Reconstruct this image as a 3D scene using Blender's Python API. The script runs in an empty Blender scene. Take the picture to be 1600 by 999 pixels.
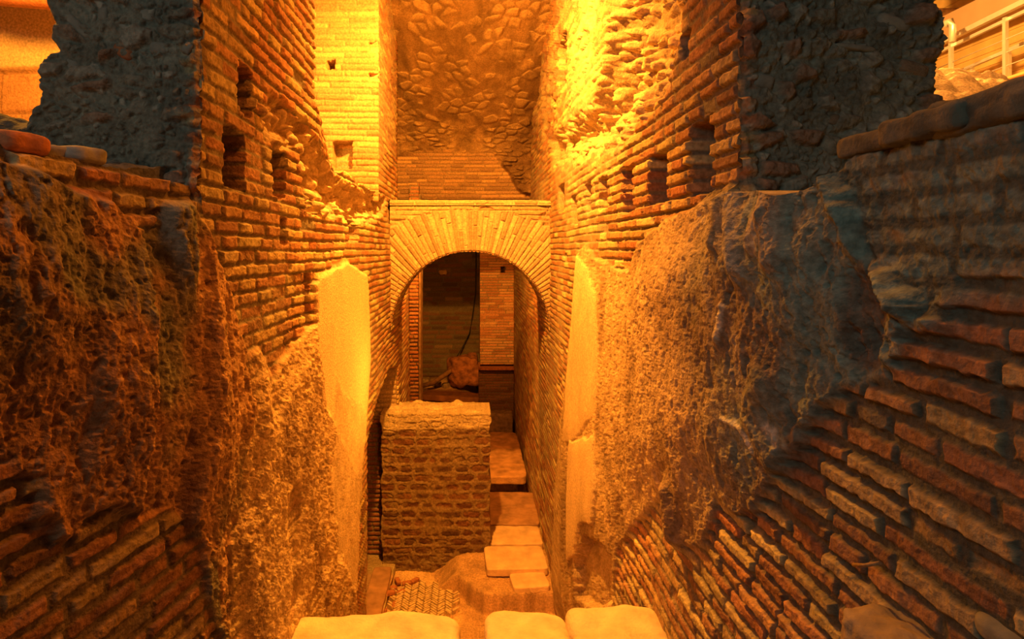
import bpy, bmesh, math, random
import numpy as np
from mathutils import Vector, Euler
random.seed(7)
SC = bpy.context.scene
COL = SC.collection
F, U0, V0, H = 900.0, 735.0, 390.0, 3.5      # focal (px), principal point, eye height (m)

# ------------------------------------------------------------------ camera, light, exposure
cam = bpy.data.objects.new('camera', bpy.data.cameras.new('camera')); COL.objects.link(cam)
cam.location = (0, 0, H); cam.rotation_euler = (math.radians(90), 0, 0)
cam.data.sensor_width = 36; cam.data.lens = F*36/1600
cam.data.shift_x = (800-U0)/1600; cam.data.shift_y = -(499.5-V0)/1600
cam.data.clip_start = .05; cam.data.clip_end = 100
SC.camera = cam
SC.view_settings.view_transform = 'Standard'; SC.view_settings.look = 'None'
SC.view_settings.exposure = 0.0; SC.view_settings.gamma = 1; SC.view_settings.use_curve_mapping = False
w = bpy.data.worlds.new('hall_gloom'); SC.world = w; w.use_nodes = True
w.node_tree.nodes['Background'].inputs[0].default_value = (.70, .78, .70, 1)
w.node_tree.nodes['Background'].inputs[1].default_value = .012
ORANGE = (1.0, .35, .03); DEEP = (1.0, .27, .02); AMBER = (1.0, .44, .08)
def lamp(name, kind, loc, power, color, size=.1, aim=None, cone=None, blend=.4):
    d = bpy.data.lights.new(name, kind); d.energy = power; d.color = color
    o = bpy.data.objects.new(name, d); COL.objects.link(o); o.location = loc
    if kind == 'AREA': d.size = size
    else: d.shadow_soft_size = size
    if kind == 'SPOT': d.spot_size = math.radians(cone); d.spot_blend = blend
    if aim: o.rotation_euler = (Vector(aim)-Vector(loc)).to_track_quat('-Z', 'Y').to_euler()
    return o
lamp('corridor_lamp', 'SPOT', (-.26, 3.7, H+2.33), 1800, ORANGE, .06, aim=(.1, 5.6, H-1.0), cone=166, blend=.85)
lamp('floodlight', 'POINT', (.62, 2.2, H+2.6), 150, DEEP, .08)
lamp('passage_lamp', 'SPOT', (-.25, 6.85, H+.48), 260, DEEP, .04, aim=(-.05, 9.2, H-1.7), cone=102, blend=.12)
lamp('low_fill', 'POINT', (-.3, 4.3, H-1.0), 22, ORANGE, .06)  # added fill light low in the corridor, no visible source
lamp('gallery_lamp', 'POINT', (4.2, 7.2, H+4.0), 3000, AMBER, .1)
lamp('mound_fill', 'POINT', (2.5, 4.0, H+2.7), 170, AMBER, .08)  # added unseen light to brighten the rubble mound
lamp('side_lamp', 'POINT', (-2.6, 2.8, H+1.6), 260, ORANGE, .1)
lamp('hall_daylight', 'AREA', (-1.3, -1.0, H+1.35), 11, (.84, .97, .84), .7, aim=(.8, 1.3, H+.1))

# ------------------------------------------------------------------ numbers: noise, shapes
def hsh(i, j=0, k=0):
    i = np.asarray(i, dtype=np.int64); j = np.asarray(j, dtype=np.int64); k = np.asarray(k, dtype=np.int64)
    h = (i*374761393 + j*668265263 + k*2147483647 + 1274126177) & 0xffffffff
    h = ((h ^ (h >> 13))*1274126177) & 0xffffffff
    h = ((h ^ (h >> 16))*2246822519) & 0xffffffff
    h = h ^ (h >> 15)
    return (h & 0xffffff)/float(0x1000000)
def sm(a, b, x):
    t = np.clip((x-a)/(b-a), 0, 1); return t*t*(3-2*t)
def vn(x, y, s=0):
    xi = np.floor(x).astype(np.int64); yi = np.floor(y).astype(np.int64); fx = x-xi; fy = y-yi
    fx = fx*fx*(3-2*fx); fy = fy*fy*(3-2*fy)
    a = hsh(xi, yi, s); b = hsh(xi+1, yi, s); c = hsh(xi, yi+1, s); d = hsh(xi+1, yi+1, s)
    return (a+(b-a)*fx)*(1-fy)+(c+(d-c)*fx)*fy
def fbm(x, y, s=0, o=4, g=.5):
    t = 0; a = 1; n = 0
    for i in range(o):
        t = t+a*vn(x*2**i+i*17.3, y*2**i-i*9.1, s+i*31); n += a; a *= g
    return t/n*2-1
def vn3(p, s=0):
    pi = np.floor(p).astype(np.int64); f = p-pi; f = f*f*(3-2*f); r = 0
    for dx in (0, 1):
        for dy in (0, 1):
            for dz in (0, 1):
                wt = (f[..., 0] if dx else 1-f[..., 0])*(f[..., 1] if dy else 1-f[..., 1])*(f[..., 2] if dz else 1-f[..., 2])
                r = r+wt*hsh(pi[..., 0]+dx+(pi[..., 2]+dz)*7919, pi[..., 1]+dy, s)
    return r
def fbm3(p, s=0, o=4):
    t = 0; a = 1; n = 0
    for i in range(o): t = t+a*vn3(p*2**i+i*5.7, s+i*13); n += a; a *= .5
    return t/n*2-1
def sdf(pts, x, y):
    """signed distance to a polygon, positive inside"""
    d = np.full(x.shape, 1e9); ins = np.zeros(x.shape, bool); n = len(pts)
    for i in range(n):
        x1, y1 = pts[i]; x2, y2 = pts[(i+1) % n]; ex, ey = x2-x1, y2-y1
        t = np.clip(((x-x1)*ex+(y-y1)*ey)/(ex*ex+ey*ey+1e-12), 0, 1)
        d = np.minimum(d, np.hypot(x-x1-t*ex, y-y1-t*ey))
        c = ((y1 > y) != (y2 > y)) & (x < (x2-x1)*(y-y1)/((y2-y1) if y2 != y1 else 1e-12)+x1)
        ins ^= c
    return np.where(ins, d, -d)
def bricks(u, z, pitch=.053, L=.22, joint=.015, seed=0, edge=.007, rough=.003, wav=.005, tilt=.004, rnd=0.0):
    """courses of bricks: returns height 0..1, id hash 1, id hash 2, joint distance, lean"""
    z = z+wav*fbm(u*1.6, z*1.6, seed+5, 3)*2
    r = np.floor(z/pitch).astype(np.int64); fz = (z/pitch-r)*pitch
    Lr = L*(.8+.5*hsh(r, 3, seed)); uu = u/Lr+hsh(r, 1, seed)*7
    i = np.floor(uu).astype(np.int64); f = uu-i
    j0 = (hsh(i, r, seed)-.5)*.5; j1 = (hsh(i+1, r, seed)-.5)*.5
    sh = np.where(f < j0, -1, np.where(f > 1+j1, 1, 0)); i = i+sh; f = f-sh
    j0 = (hsh(i, r, seed)-.5)*.5; j1 = (hsh(i+1, r, seed)-.5)*.5
    jz = joint*(.7+.6*hsh(i, r, seed+9))
    n = rough*fbm(u*55, z*55, seed+3, 2)
    du = np.minimum(f-j0, 1+j1-f)*Lr-joint*.42+n
    dz = np.minimum(fz, pitch-fz)-jz*.5+n
    if rnd > 0:
        q = rnd; a = np.maximum(q-du, 0); b = np.maximum(q-dz, 0); d = q-np.hypot(a, b)
    else: d = np.minimum(du, dz)
    h = sm(-edge*.4, edge, d)
    k1 = hsh(i, r, seed+77); k2 = hsh(i, r, seed+99)
    lean = (f-.5)*(k2-.5)*2*tilt*2+(k1-.5)*tilt*2
    return h, k1, k2, d, lean
def cells(u, z, su, sz, seed=0):
    x = u/su; y = z/sz; xi = np.floor(x).astype(np.int64); yi = np.floor(y).astype(np.int64)
    f1 = np.full(x.shape, 9.); f2 = f1.copy(); idd = np.zeros(x.shape)
    for dx in (-1, 0, 1):
        for dy in (-1, 0, 1):
            cx = xi+dx; cy = yi+dy
            d = np.hypot(x-cx-hsh(cx, cy, seed), y-cy-hsh(cx, cy, seed+1)); h = hsh(cx, cy, seed+2)
            m = d < f1; f2 = np.where(m, f1, np.minimum(f2, d)); idd = np.where(m, h, idd); f1 = np.where(m, d, f1)
    return f1, f2, idd
def mixc(a, b, t):
    return a*(1-t[..., None])+b*t[..., None]
def C(*c): return np.array(c, float)
BR = [C(.36, .155, .08), C(.44, .22, .105), C(.52, .36, .16), C(.31, .15, .085), C(.47, .27, .13), C(.56, .45, .22), C(.40, .19, .095), C(.50, .38, .2)]
MORT = C(.20, .17, .125)
def brickcol(k1, k2, pal=BR):
    idx = np.minimum((k1*len(pal)).astype(int), len(pal)-1)
    return np.array(pal)[idx]*(.72+.5*k2)[..., None]

# ------------------------------------------------------------------ materials
MATS = {}
def mat(name, color=None, attr=False, rough=.9, noise=60., nstr=.35, bump=.4, bscale=150., bdist=.004, metal=0., emit=None):
    if name in MATS: return MATS[name]
    m = bpy.data.materials.new(name); m.use_nodes = True; N = m.node_tree.nodes; L = m.node_tree.links
    b = N['Principled BSDF']; b.inputs['Roughness'].default_value = rough; b.inputs['Metallic'].default_value = metal
    b.inputs['Specular IOR Level'].default_value = .25 if metal == 0 else .5
    tc = N.new('ShaderNodeTexCoord'); nz = N.new('ShaderNodeTexNoise')
    nz.inputs['Scale'].default_value = noise; nz.inputs['Detail'].default_value = 4
    L.new(tc.outputs['Object'], nz.inputs['Vector'])
    mr = N.new('ShaderNodeMapRange'); mr.inputs[1].default_value = .3; mr.inputs[2].default_value = .7
    mr.inputs[3].default_value = 1-nstr; mr.inputs[4].default_value = 1+nstr
    L.new(nz.outputs['Fac'], mr.inputs[0])
    vm = N.new('ShaderNodeVectorMath'); vm.operation = 'SCALE'
    if attr:
        a = N.new('ShaderNodeAttribute'); a.attribute_name = 'Col'; L.new(a.outputs['Color'], vm.inputs[0])
    else: vm.inputs[0].default_value = color
    L.new(mr.outputs[0], vm.inputs['Scale']); L.new(vm.outputs[0], b.inputs['Base Color'])
    if bump:
        n2 = N.new('ShaderNodeTexNoise'); n2.inputs['Scale'].default_value = bscale; n2.inputs['Detail'].default_value = 5
        L.new(tc.outputs['Object'], n2.inputs['Vector'])
        bp = N.new('ShaderNodeBump'); bp.inputs['Strength'].default_value = bump; bp.inputs['Distance'].default_value = bdist
        L.new(n2.outputs['Fac'], bp.inputs['Height']); L.new(bp.outputs[0], b.inputs['Normal'])
    MATS[name] = m; return m
MASON = mat('old_masonry', attr=True, bump=.85, bscale=110, bdist=.006, nstr=.3)
STONE = mat('pale_travertine', (.56, .46, .33), noise=9, nstr=.22, bump=.6, bscale=60, bdist=.01)
TUFA = mat('rough_tufa', (.30, .22, .15), noise=14, nstr=.4, bump=.8, bscale=70, bdist=.012)
GREYST = mat('grey_pebble', (.28, .28, .24), noise=20, nstr=.3, bump=.5, bscale=70)
BRICKM = mat('red_brick', (.42, .17, .08), noise=25, nstr=.35, bump=.6, bscale=90)
STEEL = mat('galvanised_steel', (.62, .62, .60), rough=.35, metal=.6, noise=8, nstr=.08, bump=0)
BEAM = mat('dark_timber', (.22, .12, .06), noise=12, nstr=.35, bump=.5, bscale=40)
PAINT = mat('painted_panel', (.40, .28, .19), noise=3, nstr=.06, bump=.1)
RUST = mat('painted_beam', (.52, .33, .14), noise=6, nstr=.12, bump=.1)
BLACK = mat('black_cable', (.03, .03, .03), rough=.5, bump=0)
CONC = mat('grey_concrete', (.45, .45, .42), noise=8, nstr=.15, bump=.3)

# ------------------------------------------------------------------ builders
def tag(o, label=None, cat=None, group=None, kind=None):
    if label: o['label'] = label
    if cat: o['category'] = cat
    if group: o['group'] = group
    if kind: o['kind'] = kind
    return o
def empty(name, loc, label, cat, group=None):
    o = bpy.data.objects.new(name, None); COL.objects.link(o); o.location = loc; o.empty_display_size = .1
    return tag(o, label, cat, group)
def link(name, me, m, parent=None, origin=None):
    o = bpy.data.objects.new(name, me); COL.objects.link(o); me.materials.append(m)
    if origin is None and parent is not None: origin = parent.location
    if origin is not None:
        ov = np.array(origin, float); n = len(me.vertices); co = np.empty(n*3); me.vertices.foreach_get('co', co)
        co = co.reshape(-1, 3)-ov; me.vertices.foreach_set('co', co.ravel()); me.update()
        if parent is None: o.location = origin
    if parent is not None: o.parent = parent
    return o
def sheet(name, P, nrm, disp, col, m=None, parent=None, back=.25, origin=None, flip=False, cap=True, bvec=None):
    """relief surface: grid of points P (r,c,3), pushed along nrm by disp, closed at the back"""
    r, c = P.shape[:2]; nrm = np.broadcast_to(np.asarray(nrm, float), P.shape)
    V = P+nrm*disp[..., None]; B = P-nrm*back if bvec is None else P+bvec
    idx = np.arange(r*c).reshape(r, c)
    q = np.stack([idx[:-1, :-1], idx[:-1, 1:], idx[1:, 1:], idx[1:, :-1]], -1).reshape(-1, 4)
    loop = np.concatenate([idx[0, :], idx[1:, -1], idx[-1, -2::-1], idx[-2:0:-1, 0]])
    nb = len(loop); Bv = B.reshape(-1, 3)[loop]; bi = np.arange(nb)+r*c; nx = np.roll(np.arange(nb), -1)
    sk = np.stack([loop[nx], loop, bi, bi[nx]], -1)
    verts = np.concatenate([V.reshape(-1, 3), Bv]); faces = np.concatenate([q, sk])
    if flip: faces = faces[:, ::-1]
    me = bpy.data.meshes.new(name); me.vertices.add(len(verts)); me.vertices.foreach_set('co', verts.ravel())
    nf = len(faces); me.loops.add(nf*4+(nb if cap else 0)); me.polygons.add(nf+(1 if cap else 0))
    bl = bi if flip else bi[::-1]
    me.loops.foreach_set('vertex_index', (np.concatenate([faces.ravel(), bl]) if cap else faces.ravel()).astype(np.int32))
    me.polygons.foreach_set('loop_start', np.arange(nf+(1 if cap else 0)).astype(np.int64).__mul__(4).astype(np.int32))
    smf = np.ones(nf+(1 if cap else 0), bool); smf[len(q):] = False
    me.polygons.foreach_set('use_smooth', smf)
    me.update(calc_edges=True)
    cc = np.broadcast_to(col, P.shape).reshape(-1, 3); cc = np.concatenate([cc, cc[loop]])
    a = me.attributes.new('Col', 'FLOAT_COLOR', 'POINT')
    a.data.foreach_set('color', np.concatenate([np.clip(cc, 0, 1), np.ones((len(cc), 1))], 1).ravel())
    me.validate()
    return link(name, me, m or MASON, parent, origin)
def boxy(name, c, s, m, parent=None, seed=0, n=10, pw=7, rough=.04, rz=0, rx=0, ry=0, top=None, origin='base', colr=None, freq=6.):
    """a worn block / rounded stone: rounded box with chipped, lumpy faces"""
    bm = bmesh.new(); bmesh.ops.create_cube(bm, size=2); bmesh.ops.subdivide_edges(bm, edges=bm.edges[:], cuts=n, use_grid_fill=True)
    p = np.array([v.co[:] for v in bm.verts]); nn = (np.abs(p)**pw).sum(1)**(1/pw); p = p/nn[:, None]
    wpos = p*np.array(s)/2; L = min(s)
    d = fbm3(wpos*freq/max(L, .08)*.35+seed*3.1, seed, 4)
    dirn = p/np.linalg.norm(p, axis=1)[:, None]
    wpos = wpos+dirn*(d*rough*L*2.2)[:, None]
    R = np.array(Euler((rx, ry, rz)).to_matrix())
    wpos = wpos@R.T+np.array(c)
    for v, q in zip(bm.verts, wpos): v.co = q
    for f in bm.faces: f.smooth = True
    me = bpy.data.meshes.new(name); bm.to_mesh(me); bm.free()
    org = None
    if parent is None and origin == 'base': org = (c[0], c[1], float(wpos[:, 2].min()))
    return link(name, me, m, parent, org)
def tube(name, pts, r, m, parent=None, seg=10, origin=None, taper=None, square=False):
    pts = [Vector(p) for p in pts]; bm = bmesh.new(); rings = []
    if square: seg = 4
    for i, p in enumerate(pts):
        d = (pts[min(i+1, len(pts)-1)]-pts[max(i-1, 0)]).normalized()
        up = Vector((0, 0, 1)) if abs(d.z) < .95 else Vector((1, 0, 0))
        a = d.cross(up).normalized(); b = a.cross(d)
        rr = r*(taper(i/(len(pts)-1)) if taper else 1)
        rings.append([bm.verts.new(p+(a*math.cos(t)+b*math.sin(t))*rr) for t in [2*math.pi*(k+.5)/seg for k in range(seg)]])
    for A, B in zip(rings, rings[1:]):
        for k in range(seg): bm.faces.new((A[k], A[(k+1) % seg], B[(k+1) % seg], B[k]))
    bm.faces.new(rings[0][::-1]); bm.faces.new(rings[-1])
    bmesh.ops.recalc_face_normals(bm, faces=bm.faces[:])
    for f in bm.faces: f.smooth = not square and len(f.verts) == 4
    me = bpy.data.meshes.new(name); bm.to_mesh(me); bm.free()
    return link(name, me, m, parent, origin or (None if parent else tuple(pts[0])))
def block(name, lo, hi, m, parent=None, bev=.01, origin=None, off=None):
    bm = bmesh.new(); bmesh.ops.create_cube(bm, size=1)
    for v in bm.verts: v.co = [lo[i]+(v.co[i]+.5)*(hi[i]-lo[i]) for i in range(3)]
    if off:
        for v in bm.verts: v.co = Vector(off(v.co))
    if bev: bmesh.ops.bevel(bm, geom=bm.edges[:], offset=bev, segments=2, affect='EDGES')
    me = bpy.data.meshes.new(name); bm.to_mesh(me); bm.free()
    return link(name, me, m, parent, origin)

# ------------------------------------------------------------------ the corridor walls
WX = .82; FLL = .20; FLR = .0; YF = 1.75
def Yl(u): 
    r = (U0-u)/F; y = WX/max(r, 1e-3)
    return y if y > YF else (WX+FLL*YF)/(r+FLL)
def Yr(u): return WX/((u-U0)/F)
def PL(*pts): return [(Yl(u), H+(V0-v)*Yl(u)/F) for u, v in pts]
def PR(*pts): return [(Yr(u), H+(V0-v)*Yr(u)/F) for u, v in pts]
def wallgrid(side, y0, y1, zt, zb, px=1.5, extra=1.0):
    """grid over a wall between y0 and y1; spacing grows with distance"""
    n = int(WX*F*abs(1/y0-1/y1)/px)
    yy = 1/np.linspace(1/y0, 1/y1, max(n, 12))
    zt_ = zt(yy) if callable(zt) else np.full(yy.shape, zt); zb_ = zb(yy) if callable(zb) else np.full(yy.shape, zb)
    lo = np.maximum(zb_+.02, H-.70*yy); hi = np.minimum(zt_-.02, H+.46*yy); lo = np.minimum(lo, zt_-.1); hi = np.maximum(hi, lo+.05)
    span = np.max((hi-lo)/yy)*F
    m = int(span/px); k = max(6, m//14)
    s0 = np.linspace(0, 1, k, endpoint=False)[:, None]; s1 = np.linspace(0, 1, m)[:, None]; s2 = np.linspace(0, 1, k+1)[1:, None]
    Z = np.concatenate([zb_+(lo-zb_)*s0, lo+(hi-lo)*s1, hi+(zt_-hi)*s2])
    Y = np.broadcast_to(yy, Z.shape)
    fl = FLL if side < 0 else FLR
    X = side*(WX+fl*np.maximum(0, YF-Y))
    return np.stack([X, Y, Z], -1), Y, Z
GREY = C(.235, .25, .205); TEAL = C(.20, .265, .235); ROUGH = C(.50, .37, .22); PLAST = C(.72, .56, .35); BROWN = C(.25, .17, .11)

def base_brick(y, z, seed, side):
    far = sm(2., 4.5, y)
    jn = .017-.0065*sm(1.2, 2.6, y)
    h, k1, k2, d, lean = bricks(y, z, seed=seed, joint=jn, rough=.005, wav=.007, edge=.007, L=.175)
    fill = sm(.35, .75, vn(y*1.7, z*1.9, seed+41)); lean = lean+.006*(k2-.5)+h*.005*fbm(y*28, z*28, seed+42, 3)
    keep = 1-((hsh(np.floor(k1*9999), np.floor(k2*9999), seed) > .985))*1.0
    miss = sm(.55, .75, vn(y*2.3, z*2.3, seed+40))
    disp = (h*keep-1)*(.015-.003*far)*(1-.65*fill)*(1-.35*far)+lean*h*(1-.5*far)+.003*fbm(y*14, z*14, seed+8, 3)+.012*fbm(y*1.1, z*1.1, seed+9, 3)
    disp -= (1-h)*miss*.008
    col = mixc(np.broadcast_to(MORT, y.shape+(3,))*(1+.7*far*(.4+.6*fill))[..., None], brickcol(k1, k2), h*keep*(1-.35*fill))
    sp = fbm(y*30, z*30, seed+21, 3)
    col = col*(1+.22*sp)[..., None]
    return disp, col, h, d
def roughpl(y, z, seed, vert=2.2):
    vert = 1+(vert-1)*.45; a = fbm(y*9, z*9/vert, seed, 4, .55); b = fbm(y*45, z*45/vert, seed+1, 4, .7)
    pit = sm(.30, .75, fbm(y*26, z*13, seed+2, 3))*.022+sm(.25, .6, fbm(y*70, z*50, seed+6, 2))*.010
    c = fbm(y*3, z*2, seed+3, 3)
    return .008*a+.009*b-pit*.62+.014*c, a, b, pit
def pdist(pts, x, y):
    d = np.full(x.shape, 1e9)
    for (x1, y1), (x2, y2) in zip(pts, pts[1:]):
        ex, ey = x2-x1, y2-y1; t = np.clip(((x-x1)*ex+(y-y1)*ey)/(ex*ex+ey*ey+1e-12), 0, 1)
        d = np.minimum(d, np.hypot(x-x1-t*ex, y-y1-t*ey))
    return d
def holes(disp, y, z, hs, col):
    for (y0, y1, z0, z1, dep) in hs:
        n = .02*fbm(y*16, z*16, int(y0*100), 3)
        s = np.minimum(np.minimum(y-y0, y1-y), np.minimum(z-z0, z1-z))+n
        t = sm(-.006, .012, s); disp = disp*(1-t)-dep*t+t*.02*fbm(y*25, z*25, 5, 2)
        col = mixc(col, np.broadcast_to(C(.24, .17, .11), col.shape), t)
    return disp, col

RH = [(1.98, 2.17, H+.20, H+.46, .28), (2.43, 2.66, H+.20, H+.43, .3), (2.92, 3.13, H+.20, H+.43, .3), (3.46, 3.64, H+.25, H+.44, .25),
      (3.93, 4.12, H+.27, H+.47, .2), (4.48, 4.72, H+.20, H+.42, .16), (5.1, 5.35, H+.34, H+.58, .14), (2.17, 2.24, H+.73, H+.83, .14),
      (3.05, 3.12, H+.62, H+.74, .12), (3.35, 3.47, H+.6, H+.72, .08), (1.50, 1.60, H-1.24, H-1.08, .16),
      (4.2, 4.6, H+1.9, H+2.2, .2), (5.0, 5.4, H+1.5, H+1.9, .14), (6.2, 6.26, H-1.0, H-.88, .05), (4.93, 5.0, H-.12, H-.04, .05), (5.1, 5.16, H-.98, H-.86, .05)]
LH = [(2.05, 2.17, H+.49, H+.66, .24), (1.94, 2.10, H+.22, H+.42, .26), (2.40, 2.57, H+.225, H+.42, .28), (2.92, 3.12, H+.19, H+.40, .22),
      (3.93, 4.2, H+.06, H+.21, .16), (2.5, 2.57, H+.03, H+.13, .06), (2.86, 2.95, H-.44, H-.13, .06), (5.85, 6.05, H+.26, H+.5, .1)]
RB = PR((1068, -400), (1062, 60), (1052, 120), (1030, 160), (990, 205), (960, 232), (905, 250), (862, 262), (858, 215), (885, 190), (925, 165), (940, 100), (945, 40), (950, -400))
RP = PR((905, 398), (918, 380), (928, 402), (940, 410), (985, 420), (1000, 380), (1040, 345), (1100, 318), (1150, 290), (1165, 262), (1200, 255), (1240, 235), (1300, 240), (1345, 330), (1365, 400),
        (1420, 440), (1450, 480), (1400, 560), (1340, 600), (1290, 640), (1262, 700), (1225, 738), (1185, 800), (1150, 808), (1125, 790), (1105, 850), (1080, 868), (1060, 850), (1055, 790), (1025, 790), (990, 830),
        (968, 860), (960, 940), (935, 990), (880, 985), (862, 930), (868, 760), (880, 640), (895, 500))
RS1 = PR((905, 400), (925, 420), (940, 470), (945, 560), (940, 640), (905, 690), (885, 690), (890, 600), (900, 470))
RS2 = PR((897, 690), (938, 680), (942, 760), (935, 820), (915, 820), (905, 870), (893, 880), (893, 780))
RSH = PR((905, 880), (918, 835), (945, 850), (960, 870), (958, 935), (935, 955), (905, 935))
RT = PR((1300, 240), (1340, 195), (1400, 180), (1620, 130), (1900, 60), (1900, 560), (1620, 470), (1540, 470), (1480, 510), (1420, 520), (1370, 580), (1320, 600), (1250, 640), (1200, 640), (1180, 500), (1200, 380), (1250, 300))
LP = PL((-700, 0), (0, 246), (40, 262), (95, 308), (135, 306), (165, 322), (205, 356), (240, 356), (262, 322), (303, 300), (318, 330), (330, 390), (352, 430), (368, 480), (378, 560), (388, 640), (372, 720), (372, 790), (352, 850), (350, 920), (345, 1060),
        (312, 900), (300, 820), (262, 790), (228, 812), (180, 790), (140, 800), (100, 862), (70, 858), (52, 800), (48, 748), (0, 716), (-700, 500))
LB = PL((405, 165), (435, 150), (492, 205), (520, 270), (560, 292), (604, 304), (600, 345), (560, 356), (510, 335), (478, 335), (472, 240), (440, 240), (415, 225))
LM = PL((378, 560), (400, 545), (425, 600), (440, 560), (470, 520), (488, 500), (495, 430), (540, 412), (572, 432), (577, 560), (570, 680), (558, 760), (552, 1010), (545, 1100), (350, 1100), (350, 850), (372, 790), (372, 700))
LS = PL((490, 445), (500, 428), (540, 408), (572, 432), (577, 560), (568, 690), (552, 742), (532, 700), (500, 640), (490, 560))
LT = PL((520, 600), (568, 640), (562, 760), (552, 940), (520, 860), (505, 740))
LO = [(4.62, H-3.4), (4.66, H-1.55), (5.3, H-1.30), (5.95, H-1.22), (6.45, H-1.35), (6.45, H-3.4)]

RIDG = [(PR((1325, 250), (1350, 320), (1372, 380), (1400, 430), (1450, 480)), .045, .045, TEAL*1.25), (PR((1262, 290), (1252, 340), (1262, 400)), .04, .04, C(.36, .31, .24)),
        (PR((1175, 250), (1182, 330), (1200, 420)), .05, .04, C(.42, .40, .34)), (PR((1215, 250), (1235, 300), (1228, 380)), .04, .03, C(.46, .42, .34)), (PR((1145, 300), (1150, 380)), .03, .03, None),
        (PR((1168, 480), (1160, 530)), .016, .012, C(.62, .58, .50)), (PR((1160, 655), (1185, 670), (1200, 710)), .014, .012, C(.62, .60, .55)), (PR((1062, 770), (1066, 840)), .05, .05, None),
        (PR((1225, 600), (1205, 660), (1230, 720)), .05, .03, C(.26, .25, .19)), (PR((1360, 460), (1350, 540)), .07, -.03, C(.17, .13, .10)), (PR((1425, 490), (1400, 560)), .03, .012, C(.28, .30, .25))]
def wall_right_fn(y, z):
    disp, col, h, d = base_brick(y, z, 11, 1)
    wx = .03*fbm(y*7, z*7, 501, 3)+.012*fbm(y*28, z*28, 502, 2)
    # broken rubble patch high on the wall
    s = sdf(RB, y, z)+wx*2
    t = sm(-.02, .05, s); f1, f2, ci = cells(y+.02*fbm(y*9, z*9, 3), z, .10, .065, 61)
    rub = -.05-.16*sm(0, .35, s)+.06*sm(0, .5, f2-f1)*ci+.045*fbm(y*8, z*8, 62, 4)
    disp = disp*(1-t)+rub*t; col = mixc(col, np.broadcast_to(C(.44, .33, .2), col.shape)*(.7+.5*ci)[..., None], t)
    # ragged upper courses
    rag = sm(H+.85, H+1.5, z)*sm(2.6, 3.4, y)*(1-t)
    f1b, f2b, cib = cells(y, z, .13, .06, 63)
    disp = disp+rag*(.025*(cib-.5)+.05*np.minimum(fbm(y*2.2, z*2.2, 64, 4)+.1, 0))
    disp, col = holes(disp, y, z, RH, col)
    # rough mortar mass
    s = sdf(RP, y, z)+wx
    t = sm(-.012, .02, s); rp, a, b, pit = roughpl(y, z, 71)
    near = 1-sm(1.2, 2.2, y); body = .018+.055*sm(0, .3, s)*(.35+.65*sm(1.0, 1.9, y))*(1-sm(2.4, 3.4, y)*.75)
    lumps = near*(.045*fbm(y*3.5, z*2.2, 73, 3)+.02*np.abs(fbm(y*9, z*6, 74, 3)))
    d2 = body+rp*(.75+.25*near)+lumps
    disp = disp*(1-t)+d2*t
    grey = (1-sm(1.45, 2.15, y+.25*fbm(y*3, z*3, 75, 3)))
    pc = mixc(mixc(np.broadcast_to(ROUGH, col.shape), np.broadcast_to(GREY, col.shape), grey), np.broadcast_to(BROWN, col.shape), sm(.0, .5, fbm(y*4, z*4, 76, 4)+.1)*.7)
    pc = mixc(pc, np.broadcast_to(TEAL*1.15, col.shape), sm(.1, .35, fbm(y*6, z*3, 77, 3))*near*.8)
    pc = mixc(pc, np.broadcast_to(C(.66, .64, .56), col.shape), sm(.18, .4, fbm(y*9, z*7, 78, 4))*near*sm(.2, .0, np.abs(y-1.52))*.9)
    pc = pc*(1+.35*b+.25*a)[..., None]
    col = mixc(col, pc, t)
    for P, wd, hh, cc_ in RIDG:
        dd = pdist(P, y, z)+wx*.4; g = np.exp(-(dd/wd)**2); disp = disp+hh*g
        if cc_ is not None: col = mixc(col, np.broadcast_to(cc_, col.shape)*(1+.35*fbm(y*45, z*30, 98, 4))[..., None], sm(.3, .7, g)*.85)
    # smooth plaster left standing
    for P, k in ((RS1, .018), (RS2, .028)):
        s = sdf(P, y, z)+wx*.8; ts = sm(-.006, .01, s)
        disp = disp*(1-ts)+ts*(body*.6+k+.004*fbm(y*9, z*5, 81, 3)+.015*(sm(-.1, .1, s)-.5))
        col = mixc(col, np.broadcast_to(PLAST, col.shape)*(1+.18*fbm(y*8, z*3, 82, 4))[..., None], ts*.65)
    s = sdf(RSH, y, z)+wx; ts = sm(-.01, .02, s); disp = disp-ts*.07
    # green-grey crust over the near courses
    s = sdf(RT, y, z)+wx*2.; t2 = sm(-.03, .05, s)*(1-t)
    cr = fbm(y*9, z*9, 91, 4); disp = disp*(1-t2*.92)+t2*(.004+.010*cr)+t2*.006*fbm(y*50, z*50, 93, 3)
    cc = mixc(np.broadcast_to(TEAL, col.shape), col*.62+TEAL*.2, sm(-.2, .35, fbm(y*6, z*6, 92, 4))*h)
    col = mixc(col, cc*(1+.4*fbm(y*40, z*40, 94, 4))[..., None], t2*.97)
    gm = (1-sm(1.1, 1.8, y))*(1-h)*(1-t)
    col = mixc(col, np.broadcast_to(C(.10, .105, .085), col.shape), gm*.8)
    return disp, col
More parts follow.
